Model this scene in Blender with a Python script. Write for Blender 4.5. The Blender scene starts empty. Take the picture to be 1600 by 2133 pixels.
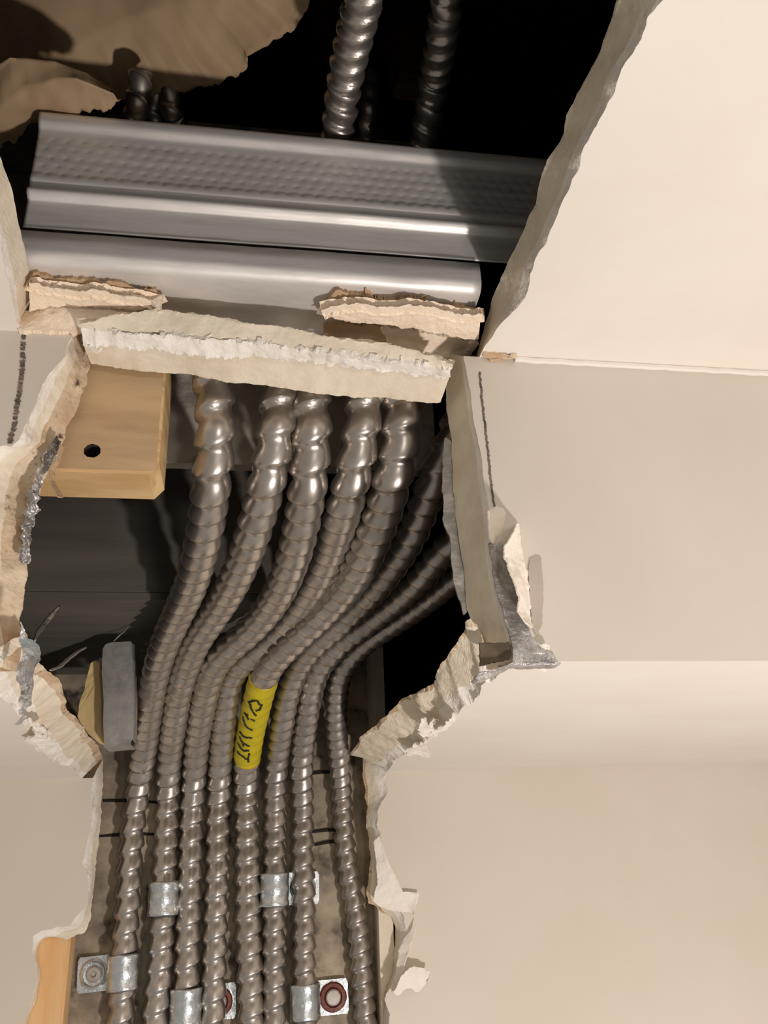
import bpy, bmesh, math, random
from math import sin, cos, tan, pi, radians, atan
from mathutils import Vector, Matrix, noise
from mathutils.geometry import tessellate_polygon
random.seed(7)
sc = bpy.context.scene
COL = sc.collection
# ------------------------------------------------------------------ camera
YAW, PITCH, ROLL, FPX = 9.6, 23.0, 2.3, 1750.0
CAM = Vector((0, -1.0, 2.0))
_y, _p, _r = radians(YAW), radians(PITCH), radians(ROLL)
Fv = Vector((sin(_y)*cos(_p), cos(_y)*cos(_p), sin(_p)))
R0 = Vector((cos(_y), -sin(_y), 0)); U0 = R0.cross(Fv)
Rv = R0*cos(_r) - U0*sin(_r); Uv = U0*cos(_r) + R0*sin(_r)
cd = bpy.data.cameras.new('camera'); cam = bpy.data.objects.new('camera', cd); COL.objects.link(cam)
cd.sensor_fit = 'VERTICAL'; cd.sensor_height = 36.0; cd.lens = FPX*36.0/2133.0; cd.clip_start = .01; cd.clip_end = 50
cam.matrix_world = Matrix(((Rv.x, Uv.x, -Fv.x, CAM.x), (Rv.y, Uv.y, -Fv.y, CAM.y), (Rv.z, Uv.z, -Fv.z, CAM.z), (0, 0, 0, 1)))
sc.camera = cam
# ------------------------------------------------------------------ world, light, exposure
wd = bpy.data.worlds.new('world'); sc.world = wd; wd.use_nodes = True
wd.node_tree.nodes['Background'].inputs[0].default_value = (1.0, .94, .88, 1)
wd.node_tree.nodes['Background'].inputs[1].default_value = .29
ld = bpy.data.lights.new('work_lamp', 'POINT'); lo = bpy.data.objects.new('work_lamp', ld); COL.objects.link(lo)
ld.energy = 28.5; ld.color = (1.0, .905, .865); ld.shadow_soft_size = .03; lo.location = (.43, -.98, 1.36)
l2 = bpy.data.lights.new('fill_light', 'POINT'); lo2 = bpy.data.objects.new('fill_light', l2); COL.objects.link(lo2)  # added fill near the camera, lifts conduit highlights, stud and cut edges
l2.energy = 4.2; l2.color = (1.0, .92, .86); l2.shadow_soft_size = .05; lo2.location = (.22, -1.45, 2.02)
sc.view_settings.view_transform = 'Standard'; sc.view_settings.look = 'None'
sc.view_settings.gamma = 1.0; sc.view_settings.use_curve_mapping = False
sc.view_settings.exposure = 0.0

# ------------------------------------------------------------------ helpers
def at(px, py, Y=None, Z=None):
    d = Fv + Rv*((px-800)/FPX) + Uv*((1066.5-py)/FPX)
    k = (Y-CAM.y)/d.y if Y is not None else (Z-CAM.z)/d.z
    return CAM + d*k
def pz(px, py, pl): return at(px, py, **{pl[0]: pl[1]})
YS, ZS, ZC = -.5531, 2.1038, 2.3039
def link(name, bm, mats, parent=None, smooth=False, recalc=True):
    if recalc: bmesh.ops.recalc_face_normals(bm, faces=bm.faces[:])
    me = bpy.data.meshes.new(name); bm.to_mesh(me); bm.free()
    o = bpy.data.objects.new(name, me); COL.objects.link(o)
    for m in (mats if isinstance(mats, (list, tuple)) else [mats]): me.materials.append(m)
    if smooth:
        for p in me.polygons: p.use_smooth = True
    if parent: o.parent = parent
    return o
def tag(o, label, cat, group=None, kind=None):
    o['label'] = label; o['category'] = cat
    if group: o['group'] = group
    if kind: o['kind'] = kind
    return o
def struct(o, label=None):
    o['kind'] = 'structure'
    if label: o['label'] = label
    return o
def empty(name, loc=(0, 0, 0)):
    o = bpy.data.objects.new(name, None); COL.objects.link(o); o.location = loc; o.empty_display_size = .02
    return o
def lab(o, t): o['label'] = t; return o
def res(poly, n):
    P = [Vector(p) for p in poly]; L = [0]
    for a, b in zip(P, P[1:]): L.append(L[-1]+(b-a).length)
    out = []; j = 0
    for i in range(n):
        s = L[-1]*i/(n-1)
        while j < len(P)-2 and L[j+1] < s: j += 1
        f = (s-L[j])/max(1e-9, L[j+1]-L[j]); out.append(P[j].lerp(P[j+1], min(1, max(0, f))))
    return out
def fn(v, oct=4):
    s = 0; a = 1
    for k in range(oct): s += a*noise.noise(v*(2**k)); a *= .55
    return s
def jit(poly, amp, seed, freq=.03):
    out = []
    for i, p in enumerate(poly):
        e = min(1, i/3, (len(poly)-1-i)/3)
        out.append(Vector((p[0]+amp*e*fn(Vector((p[0]*freq, p[1]*freq, seed))), p[1]+amp*e*fn(Vector((p[0]*freq, p[1]*freq, seed+9.3))))))
    return out
def nv(p, sc_, seed): 
    q = p*sc_ + Vector((seed, seed*1.7, -seed))
    return Vector((fn(q), fn(q+Vector((31, 7, 3))), fn(q+Vector((5, 41, 13)))))
def loft(bm, rows, sub, amp, nsc, seed, mats, big=0):
    """rows: lists of equal-length 3D polylines; sub rows in between, rough displacement; returns vertex grid"""
    grid = []; n = len(rows[0]); tot = sum(sub)
    k = 0
    for r in range(len(rows)-1):
        for s in range(sub[r]):
            f = s/sub[r]; row = []
            for i in range(n):
                p = rows[r][i].lerp(rows[r+1][i], f)
                if not (r == 0 and s == 0): p = p + nv(p, nsc, seed)*amp + (nv(p, 14, seed+5)*big*(f if r == 0 else 1) if big else Vector())
                row.append(bm.verts.new(p))
            grid.append(row); k += 1
    grid.append([bm.verts.new(p) for p in rows[-1]])
    for a in range(len(grid)-1):
        m = mats(a/(len(grid)-1)) if callable(mats) else mats
        for i in range(n-1):
            f = bm.faces.new((grid[a][i], grid[a][i+1], grid[a+1][i+1], grid[a+1][i])); f.material_index = m
    return grid
def fillpoly(bm, loops, mi, vs=None):
    """triangulate outer loop (+ holes) of Vectors into bm"""
    if vs is None: vs = [bm.verts.new(p) for l in loops for p in l]
    for t in tessellate_polygon([[Vector(p) for p in l] for l in loops]):
        try:
            f = bm.faces.new([vs[i] for i in t]); f.material_index = mi
        except ValueError: pass
    return vs
def plate(name, outline, thick, normal, mats, parent=None, bevel=.0004, rough=0, nsc=60, seed=0, cuts=0):
    """solid plate: 3D outline extruded along normal"""
    bm = bmesh.new(); n = Vector(normal)
    fillpoly(bm, [outline], 0)
    if cuts: bmesh.ops.subdivide_edges(bm, edges=bm.edges[:], cuts=cuts, use_grid_fill=True)
    if rough:
        for v in bm.verts: v.co += nv(v.co, nsc, seed)*rough
    r = bmesh.ops.extrude_face_region(bm, geom=bm.faces[:])
    for v in [g for g in r['geom'] if isinstance(g, bmesh.types.BMVert)]: v.co += n*thick
    return link(name, bm, mats, parent)
def box(bm, a, b, mi=0):
    x0, y0, z0 = a; x1, y1, z1 = b
    v = [bm.verts.new(p) for p in ((x0,y0,z0),(x1,y0,z0),(x1,y1,z0),(x0,y1,z0),(x0,y0,z1),(x1,y0,z1),(x1,y1,z1),(x0,y1,z1))]
    for q in ((3,2,1,0),(4,5,6,7),(0,1,5,4),(1,2,6,5),(2,3,7,6),(3,0,4,7)):
        f = bm.faces.new([v[i] for i in q]); f.material_index = mi
def tube(bm, pts, rads, seg=12, mi=0, cap=True):
    rings = []
    for i, p in enumerate(pts):
        t = (pts[min(i+1, len(pts)-1)]-pts[max(i-1, 0)]).normalized()
        a = t.cross(Vector((.3, .1, .9)) if abs(t.z) < .9 else Vector((1, 0, 0))).normalized(); b = t.cross(a)
        r = rads[i] if isinstance(rads, (list, tuple)) else rads
        rings.append([bm.verts.new(p+(a*cos(2*pi*k/seg)+b*sin(2*pi*k/seg))*r) for k in range(seg)])
    for a, b in zip(rings, rings[1:]):
        for k in range(seg):
            f = bm.faces.new((a[k], a[(k+1) % seg], b[(k+1) % seg], b[k])); f.material_index = mi
    if cap: bm.faces.new(rings[0][::-1]); bm.faces.new(rings[-1])

# ------------------------------------------------------------------ materials
def lin(c): return tuple(((x/255)/12.92 if x/255 <= .04045 else ((x/255+.055)/1.055)**2.4) for x in c)+(1,)
def mat(name, base, rough=.6, metal=0, col2=None, nscale=20, bump=0, bscale=80, stretch=(1, 1, 1), spec=.5, ramp=(.35, .65), detail=6, rvar=0, col3=None, n3=8, ramp3=(.55, .62), bdet=5):
    m = bpy.data.materials.new(name); m.use_nodes = True; nt = m.node_tree; N = nt.nodes; L = nt.links
    b = N['Principled BSDF']; b.inputs['Base Color'].default_value = lin(base); b.inputs['Roughness'].default_value = rough
    b.inputs['Metallic'].default_value = metal; b.inputs['Specular IOR Level'].default_value = spec
    tc = N.new('ShaderNodeTexCoord'); mp = N.new('ShaderNodeMapping'); mp.inputs['Scale'].default_value = stretch
    L.new(tc.outputs['Object'], mp.inputs['Vector'])
    def ns(scale, det=6):
        n = N.new('ShaderNodeTexNoise'); n.inputs['Scale'].default_value = scale; n.inputs['Detail'].default_value = det; n.inputs['Roughness'].default_value = .6
        L.new(mp.outputs[0], n.inputs['Vector']); return n
    out = None
    if col2:
        n = ns(nscale, detail); r = N.new('ShaderNodeValToRGB'); r.color_ramp.elements[0].position = ramp[0]; r.color_ramp.elements[1].position = ramp[1]
        r.color_ramp.elements[0].color = lin(base); r.color_ramp.elements[1].color = lin(col2); L.new(n.outputs[0], r.inputs[0]); out = r.outputs[0]
        if rvar:
            mr = N.new('ShaderNodeMapRange'); mr.inputs[1].default_value = .3; mr.inputs[2].default_value = .7
            mr.inputs[3].default_value = rough-rvar; mr.inputs[4].default_value = rough+rvar; L.new(n.outputs[0], mr.inputs[0]); L.new(mr.outputs[0], b.inputs['Roughness'])
    if col3:
        n = ns(n3); r = N.new('ShaderNodeValToRGB'); r.color_ramp.elements[0].position = ramp3[0]; r.color_ramp.elements[1].position = ramp3[1]
        r.color_ramp.elements[0].color = (0, 0, 0, 1); r.color_ramp.elements[1].color = (1, 1, 1, 1); L.new(n.outputs[0], r.inputs[0])
        mx = N.new('ShaderNodeMixRGB'); L.new(r.outputs[0], mx.inputs[0]); L.new(out, mx.inputs[1]); mx.inputs[2].default_value = lin(col3); out = mx.outputs[0]
    if out: L.new(out, b.inputs['Base Color'])
    if bump:
        n = ns(bscale, bdet); bp = N.new('ShaderNodeBump'); bp.inputs['Strength'].default_value = bump; bp.inputs['Distance'].default_value = .002
        L.new(n.outputs[0], bp.inputs['Height']); L.new(bp.outputs[0], b.inputs['Normal'])
    return m
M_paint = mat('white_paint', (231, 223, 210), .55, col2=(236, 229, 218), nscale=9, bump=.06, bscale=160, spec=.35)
M_paint2 = mat('white_paint_glossier_shaded', (213, 204, 190), .42, col2=(218, 210, 197), nscale=7, bump=.05, bscale=120, spec=.4)  # soffit face: shade put into the colour, the fill flattens its contrast
M_wall = mat('wall_paint_shaded', (215, 205, 188), .55, col2=(220, 210, 195), nscale=5, bump=.05, bscale=140, spec=.35)  # wall tone set darker so its shade against the underside is in the colour
M_core = mat('gypsum_core', (222, 208, 184), .9, col2=(234, 223, 202), nscale=45, bump=.35, bscale=220)
M_white = mat('white_gypsum', (236, 228, 214), .9, col2=(248, 242, 232), nscale=60, bump=.6, bscale=260)
M_dirty = mat('stained_gypsum', (222, 204, 176), .9, col2=(196, 168, 136), nscale=30, bump=.7, bscale=200, ramp=(.42, .6), col3=(104, 80, 60), n3=90, ramp3=(.6, .68))
M_peach = mat('fresh_gypsum', (246, 224, 196), .9, col2=(252, 236, 214), nscale=60, bump=.7, bscale=240)
M_kraft = mat('brown_paper', (176, 146, 112), .8, col2=(196, 168, 134), nscale=30, bump=.2, bscale=150)
M_kraft2 = mat('kraft_facing', (176, 150, 116), .7, col2=(162, 136, 104), nscale=9, bump=.25, bscale=30)
M_paper = mat('torn_white_paper', (246, 238, 226), .75, col2=(238, 228, 214), nscale=30, bump=.15, bscale=200)
M_greyp = mat('grey_paper_face', (178, 168, 154), .85, col2=(188, 178, 164), nscale=30, bump=.1, bscale=200)
M_galv = mat('galvanized_steel', (236, 232, 226), .48, .4, col2=(212, 208, 203), nscale=60, stretch=(.35, 1, 3), bump=.06, bscale=300, rvar=.08)
M_galv2 = mat('dull_galvanized_steel', (188, 185, 179), .5, .5, col2=(150, 148, 143), nscale=70, bump=.1, bscale=200, rvar=.1)
M_bead = mat('torn_steel_bead', (206, 204, 202), .36, .7, col2=(130, 126, 122), nscale=60, bump=.9, bscale=130, rvar=.12)
M_cond = mat('flexible_steel', (200, 192, 183), .33, .88, col2=(176, 168, 158), nscale=60, bump=.03, bscale=200, rvar=.07)
M_cond2 = mat('flexible_steel_grey', (190, 182, 173), .36, .88, col2=(164, 157, 149), nscale=60, bump=.03, bscale=200, rvar=.06)
M_zinc = mat('bright_zinc', (236, 240, 240), .30, .95, col2=(196, 204, 206), nscale=60, bump=.7, bscale=90, rvar=.08)
M_conc = mat('old_concrete', (128, 118, 103), .92, col2=(186, 170, 146), nscale=26, bump=.8, bscale=60, col3=(58, 46, 38), n3=18, ramp3=(.55, .66))
M_mott = mat('mottled_plaster', (178, 171, 158), .9, col2=(206, 198, 184), nscale=24, bump=.6, bscale=60, col3=(124, 116, 104), n3=40, ramp3=(.52, .68))
M_beam = mat('grey_painted_beam', (104, 99, 90), .7, col2=(88, 83, 76), nscale=16, stretch=(.3, 3, 3), bump=.1, bscale=50)
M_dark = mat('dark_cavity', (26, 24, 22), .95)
M_wood = mat('pine', (208, 178, 136), .65, col2=(216, 186, 146), nscale=9, stretch=(.5, 1, 3), bump=.08, bscale=60, col3=(168, 136, 102), n3=7, ramp3=(.46, .66))
M_wood2 = mat('pine_end', (222, 190, 138), .65, col2=(198, 160, 108), nscale=22, stretch=(.25, 1, 6), bump=.1, bscale=60, ramp=(.45, .62))
M_orange = mat('orange_stud_wood', (226, 176, 116), .6, col2=(232, 196, 146), nscale=14, stretch=(6, 1, .6), bump=.1, bscale=60)
M_dwood = mat('brown_framing', (112, 84, 62), .8, col2=(84, 60, 44), nscale=20, stretch=(4, 4, .6), bump=.1)
M_rust = mat('red_washer', (126, 56, 36), .45, col2=(92, 40, 26), nscale=120, bump=.3, bscale=200)
M_screw = mat('screw_grey', (190, 182, 172), .45, .4, col2=(160, 152, 142), nscale=80)
M_yellow = mat('yellow_tape', (214, 194, 24), .38, col2=(192, 176, 20), nscale=40)
M_ink = mat('black_ink', (38, 34, 16), .6)
M_line = mat('dark_pencil', (92, 82, 74), .9, col2=(140, 128, 116), nscale=160)
M_foam = mat('yellow_foam', (232, 206, 150), .8, col2=(218, 190, 130), nscale=30, bump=.2)
M_dark2 = mat('notch_shade_brown', (112, 100, 82), .9, col2=(84, 72, 56), nscale=60, bump=.3)  # painted shade colour for the notch in the right soffit face
M_hole = mat('dark_hole', (40, 32, 24), .9)

# ------------------------------------------------------------------ broken drywall panels
def panel(name, fr, bk, pl, bpl, outer, paint, n=260, midf=.25, rows=7, amp=.0016, jf=5, jb=7, seed=1, coremats=None, mid_in=.004, snap=None, big=0):
    F2 = jit(res(fr, n), jf, seed); B2 = jit(res(bk, n), jb, seed+3)
    F = [pz(p[0], p[1], pl) for p in F2]; B = [pz(p[0], p[1], bpl) for p in B2]
    if snap:
        for lst, fac in ((F, 1), (B, 2)):
            for ii, sn in ((0, snap[0]), (-1, snap[1])):
                lst[ii]['XYZ'.index(sn[0])] = sn[fac]
    off = bpl[1]-pl[1]; ax = 'XYZ'.index(pl[0]) if pl[0] != 'X' else 0
    Mr = []
    for i, (a, b) in enumerate(zip(F, B)):
        p = a.lerp(b, midf*(.6+.8*noise.noise(a*60))); p[ax] = a[ax]+math.copysign(mid_in, off); Mr.append(p)
    for _ in range(3): Mr = [Mr[0]]+[(Mr[i-1]*2+Mr[i]+Mr[i+1]*2)/5 for i in range(1, n-1)]+[Mr[-1]]
    Bs = B
    for _ in range(6): Bs = [Bs[0]]+[(Bs[i-1]*2+Bs[i]+Bs[i+1]*2)/5 for i in range(1, n-1)]+[Bs[-1]]
    M2 = [a.lerp(b, .85) for a, b in zip(Mr, Bs)]
    bm = bmesh.new()
    cm = coremats or (lambda f: 1 if f < .3 else (3 if f > .93 else 2))
    loft(bm, [F, Mr, M2, B], [3, rows, 2], amp, 45, seed, cm, big)
    fillpoly(bm, [F+[Vector(o) for o in outer]], 0)
    oo = []
    for o in outer:
        v = Vector(o); v[ax] += off; oo.append(v)
    fillpoly(bm, [B+oo], 3)
    bmesh.ops.remove_doubles(bm, verts=bm.verts[:], dist=1e-5)
    o = link(name, bm, [paint, M_white, M_core, M_kraft, M_dirty], recalc=True)
    return o
TC = .022; TF = .03
# main ceiling: opening is open towards the viewer beyond the top of the photograph
ceil_front = [(1000,741),(1010,722),(1048,668),(1062,655),(1094,622),(1104,590),(1106,570),(1112,545),(1140,500),(1147,478),(1175,412),(1192,375),(1208,350),(1210,322),(1245,256),(1275,200),(1300,135),(1338,78),(1350,35),(1385,-5),(1440,-110),(1500,-300),
              (1000,-420),(300,-420),(-250,-260),(-260,60),(-110,240),(-40,380),(0,515),(18,590),(38,686)]
ceil_back = [(994,735),(1000,712),(1030,610),(1042,580),(1058,545),(1080,505),(1098,462),(1115,425),(1132,350),(1150,318),(1175,280),(1180,240),(1200,200),(1225,155),(1245,120),(1264,65),(1275,35),(1287,-5),(1330,-110),(1380,-280),
             (980,-380),(300,-380),(-200,-220),(-200,60),(-60,220),(0,325),(25,390),(40,475),(55,525),(66,600),(62,640),(58,684)]
o = panel('ceiling', ceil_front, ceil_back, ('Z', ZC), ('Z', ZC+TC), [(-1.3, YS, ZC), (-1.3, -2.6, ZC), (1.6, -2.6, ZC), (1.6, YS, ZC)], M_paint, n=520, seed=2, rows=6, amp=.0005, jf=3.2, jb=2.5, snap=(('Y', YS, YS+TF), ('Y', YS, YS+TF)))
struct(o, 'main ceiling with a large broken opening')
TF = .03
fr = [(966,746),(974,785),(985,868),(996,915),(1004,955),(1009,1010),(1020,1060),(1020,1128),(1024,1170),(1036,1235),(1055,1285),(1066,1335),(1068,1384)]
bk = [(936,768),(929,805),(929,850),(937,885),(941,920),(943,1000),(950,1090),(960,1150),(968,1200),(972,1270),(985,1300),(1000,1335),(1012,1378)]
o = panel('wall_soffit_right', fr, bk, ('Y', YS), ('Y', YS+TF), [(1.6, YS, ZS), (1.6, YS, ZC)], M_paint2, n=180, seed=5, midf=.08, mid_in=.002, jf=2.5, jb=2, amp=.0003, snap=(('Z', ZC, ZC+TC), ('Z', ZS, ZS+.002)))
struct(o, 'right face of the boxed soffit')
soffit_r = o
fl = [(150,698),(134,742),(110,775),(87,802),(76,835),(62,868),(41,915),(26,930),(0,930),(-40,950),(-60,1100),(-60,1250),(-30,1345)]
bl = [(163,684),(184,730),(188,758),(178,800),(164,842),(150,865),(141,884),(128,925),(119,962),(100,985),(86,1010),(72,1070),(60,1130),(56,1180),(58,1200),(48,1240),(42,1297),(46,1345)]
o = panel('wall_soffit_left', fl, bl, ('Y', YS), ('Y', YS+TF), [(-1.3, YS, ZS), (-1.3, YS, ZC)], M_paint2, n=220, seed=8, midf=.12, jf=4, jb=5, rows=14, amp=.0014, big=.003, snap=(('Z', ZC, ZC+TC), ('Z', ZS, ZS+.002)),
          coremats=lambda f: 1 if f < .3 else (4 if f > .55 else 2))
struct(o, 'left face of the boxed soffit')
soffit_l = o
# soffit underside
fr = [(1068,1384),(1050,1400),(1005,1428),(985,1462),(975,1475),(945,1492),(925,1515),(900,1530),(880,1552),(850,1572),(825,1582),(808,1606)]
bk = [(1014,1372),(1002,1335),(984,1284),(972,1298),(960,1322),(938,1362),(912,1385),(905,1418),(885,1436),(845,1452),(815,1475),(790,1505),(765,1522),(748,1548)]
o = panel('ceiling_soffit_right', fr, bk, ('Z', ZS), ('Z', ZS+.022), [(1.6, 0, ZS), (1.6, YS, ZS)], M_paint, n=200, seed=11, midf=.2, jf=8, jb=6, amp=.0016, rows=14, big=.004, snap=(('Y', YS, YS+TF), ('Y', 0, .018)),
          coremats=lambda f: 1 if f < .3 else (4 if f > .9 else 2))
struct(o, 'right underside of the boxed soffit')
fl = [(-30,1347),(-20,1400),(0,1452),(37,1486),(56,1522),(82,1561),(110,1585),(141,1595),(174,1618),(191,1643)]
bl = [(46,1310),(79,1380),(100,1400),(124,1413),(134,1445),(138,1475),(157,1494),(175,1520),(197,1550),(214,1574),(212,1600)]
o = panel('ceiling_soffit_left', fl, bl, ('Z', ZS), ('Z', ZS+.022), [(-1.3, 0, ZS), (-1.3, YS, ZS)], M_paint, n=200, seed=14, midf=.2, jf=7, jb=5, amp=.0018, rows=14, big=.004, snap=(('Y', YS, YS+TF), ('Y', 0, .018)),
          coremats=lambda f: 1 if f < .3 else (2 if f < .8 else 4))
struct(o, 'left underside of the boxed soffit')
# wall below
fr = [(808,1607),(803,1648),(786,1690),(790,1740),(806,1800),(818,1850),(824,1872),(838,1905),(850,1935),(845,1970),(832,2015),(818,2055),(806,2072),(812,2133),(815,2200),(820,2330)]
bk = [(757,1606),(762,1678),(768,1756),(772,1803),(766,1850),(764,1882),(790,1897),(812,1905),(823,1930),(821,2006),(803,2066),(797,2133),(795,2200),(795,2330)]
zb = at(820, 2330, Y=0).z
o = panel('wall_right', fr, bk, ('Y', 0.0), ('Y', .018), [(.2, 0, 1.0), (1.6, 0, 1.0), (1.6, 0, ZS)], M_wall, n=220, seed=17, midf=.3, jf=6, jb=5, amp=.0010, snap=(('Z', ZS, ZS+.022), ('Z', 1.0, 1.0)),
          coremats=lambda f: 1 if f < .45 else (4 if f > .8 else 2))
struct(o, 'wall to the right of the opening'); wall_r = o
fl = [(191,1643),(188,1719),(180,1775),(172,1803),(183,1834),(184,1881),(146,1925),(92,1939),(68,1955),(70,1980),(78,2035),(66,2085),(50,2131),(40,2200),(30,2330)]
bl = [(213,1604),(213,1694),(201,1787),(194,1866),(187,1912),(175,1944),(142,1956),(92,1952),(78,1972),(78,1990),(86,2037),(72,2084),(58,2131),(50,2200),(45,2330)]
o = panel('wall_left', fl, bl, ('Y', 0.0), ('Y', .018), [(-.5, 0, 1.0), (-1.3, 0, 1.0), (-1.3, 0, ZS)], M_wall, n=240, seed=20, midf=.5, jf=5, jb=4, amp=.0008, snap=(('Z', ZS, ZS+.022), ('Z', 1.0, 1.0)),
          coremats=lambda f: 1 if f < .5 else 2)
struct(o, 'wall to the left of the opening'); wall_l = o

# ------------------------------------------------------------------ cavity shell
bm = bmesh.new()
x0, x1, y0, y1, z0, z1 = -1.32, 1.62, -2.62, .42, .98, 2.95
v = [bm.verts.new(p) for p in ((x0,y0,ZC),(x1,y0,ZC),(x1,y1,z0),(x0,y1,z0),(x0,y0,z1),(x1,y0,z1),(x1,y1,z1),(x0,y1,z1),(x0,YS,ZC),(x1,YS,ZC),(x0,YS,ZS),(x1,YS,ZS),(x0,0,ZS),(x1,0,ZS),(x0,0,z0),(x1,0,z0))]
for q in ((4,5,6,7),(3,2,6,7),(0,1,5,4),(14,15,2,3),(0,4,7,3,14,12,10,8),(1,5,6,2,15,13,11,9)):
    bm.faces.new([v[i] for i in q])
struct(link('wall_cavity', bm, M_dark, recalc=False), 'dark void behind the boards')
def gridwall(name, P, nx, nz, du, dv, disp, nsc, seed, m, mfn=None):
    bm = bmesh.new(); g = []; nrm = du.cross(dv).normalized()
    for j in range(nz+1):
        g.append([])
        for i in range(nx+1):
            p = P+du*(i/nx)+dv*(j/nz); g[-1].append(bm.verts.new(p+nrm*disp*fn(p*nsc+Vector((seed, 0, 0)))))
    for j in range(nz):
        for i in range(nx): bm.faces.new((g[j][i], g[j][i+1], g[j+1][i+1], g[j+1][i]))
    return link(name, bm, m, smooth=True)
xr = at(772, 1430, Y=.054).x
YB = -.262
zb_ = at(300, 1240, Y=YB).z; zt_ = at(430, 966, Y=YB).z
o = gridwall('wall_back', Vector((-.75, .054, 1.55)), 240, 200, Vector((xr+.75, 0, 0)), Vector((0, 0, .85)), .0022, 22, 3, M_conc)
struct(o, 'rough concrete wall behind the conduits')
# block joints on the back wall
bm = bmesh.new()
for (a, b_) in (((645,1612),(700,1609)),((648,1733),(715,1730)),((655,1760),(720,1752)),((215,1668),(330,1672)),((205,1742),(330,1738))):
    p, q = at(*a, Y=.0535), at(*b_, Y=.0535)
    bmesh.ops.recalc_face_normals(bm, faces=[])
    tube(bm, [p, (p+q)/2+Vector((0, 0, .0015)), q], [.0016, .0022, .0016], 6)
link('mortar_joint', bm, M_hole, parent=o)
# return board at the right of the recess
bm = bmesh.new(); xa = at(752, 1450, Y=-.02).x
box(bm, (xr-.004, .0185, 1.7), (xr+.012, .41, 2.36)); struct(link('wall_return', bm, M_core), 'board edge at the side of the recess')

# beam and slab above
xbr = at(640, 1240, Y=YB).x
bm = bmesh.new(); box(bm, (-.9, YB, zb_+.005), (xbr, .052, zt_+.2))
bmesh.ops.bevel(bm, geom=bm.edges[:], offset=.002, segments=2, affect='EDGES')
tag(link('header_beam', bm, M_beam), 'dark grey beam running across behind the conduits, below the mottled block', 'beam')
bm = bmesh.new(); box(bm, (-.9, YB+.007, zb_-.002), (xbr, .052, zb_+.0045))
tag(link('blocking_board', bm, M_beam), 'dark grey board tucked under the beam, above the steel bracket', 'board')
YM = -.436; zm = at(430, 966, Y=YM).z; xm = at(905, 900, Y=YM).x
g = gridwall('wall_block', Vector((-.9, YM, zm)), 260, 40, Vector((xm+.9, 0, 0)), Vector((0, 0, .26)), .0035, 25, 6, M_mott)
struct(g, 'mottled block behind the top of the conduits')
bm = bmesh.new(); box(bm, (-.9, YM+.006, zm+.003), (xm, YM+.016, 2.62)); link('block_body', bm, M_mott, parent=g)

# ------------------------------------------------------------------ flexible conduits
HY = [(700,-.508),(800,-.506),(900,-.500),(1000,-.476),(1100,-.426),(1200,-.355),(1300,-.258),(1400,-.162),(1500,-.075),(1570,-.01),(1640,.030),(1700,.036),(2400,.036)]
def hy(py):
    for (a, ya), (b, yb) in zip(HY, HY[1:]):
        if a <= py <= b:
            f = (py-a)/(b-a); return ya+(yb-ya)*f
    return HY[-1][1]
def smoothpath(P, n, it=6):
    # catmull-rom then uniform resample and relax
    Q = []
    for i in range(len(P)-1):
        p0 = P[max(0, i-1)]; p1 = P[i]; p2 = P[i+1]; p3 = P[min(len(P)-1, i+2)]
        for k in range(12):
            t = k/12
            Q.append(.5*((2*p1)+(p2-p0)*t+(2*p0-5*p1+4*p2-p3)*t*t+(3*p1-p0-3*p2+p3)*t**3))
    Q.append(P[-1])
    Q = res(Q, 260)
    for _ in range(it):
        Q = [Q[0]]+[(Q[i-1]+Q[i]*2+Q[i+1])/4 for i in range(1, len(Q)-1)]+[Q[-1]]
    L = sum((b-a).length for a, b in zip(Q, Q[1:]))
    return res(Q, n(L)), L
SP = 12
def prof(f):
    if f < .72: return .765+.235*sin(pi/2*(f/.72))
    if f < .82: return 1.0-.225*(f-.72)/.10
    if f < .86: return .755
    if f < .91: return .79
    return .755+.01*(f-.91)/.09
def frames(P):
    out = []
    X = Vector((1, 0, 0))
    for i in range(len(P)):
        t = (P[min(i+1, len(P)-1)]-P[max(i-1, 0)]).normalized()
        r = (X-t*X.dot(t)).normalized(); f = t.cross(r)
        if f.y > 0: f = -f
        out.append((t, r, f))
    return out
def make_conduit(P3, R, pitch, mats, name='flexible_conduit'):
    P, L = smoothpath(P3, lambda l: int(l/pitch*SP)+2)
    fr = frames(P); bm = bmesh.new(); rings = []; seg = 26; ds = L/(len(P)-1); sd = random.random()*50
    for i, p in enumerate(P):
        t, r, f = fr[i]; ring = []
        for k in range(seg):
            th = 2*pi*k/seg - pi
            ph = (i*ds/pitch + th/(2*pi)) % 1.0
            rad = R*(prof(ph)+.012*noise.noise(Vector((i*ds*40, th, sd))))
            ring.append(bm.verts.new(p+(f*cos(th)+r*sin(th))*rad))
        rings.append(ring)
    for a, b in zip(rings, rings[1:]):
        for k in range(seg): bm.faces.new((a[k], a[(k+1) % seg], b[(k+1) % seg], b[k]))
    bm.faces.new(rings[0][::-1]); bm.faces.new(rings[-1])
    o = link(name, bm, mats, smooth=True)
    return o, P, fr, ds
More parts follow.
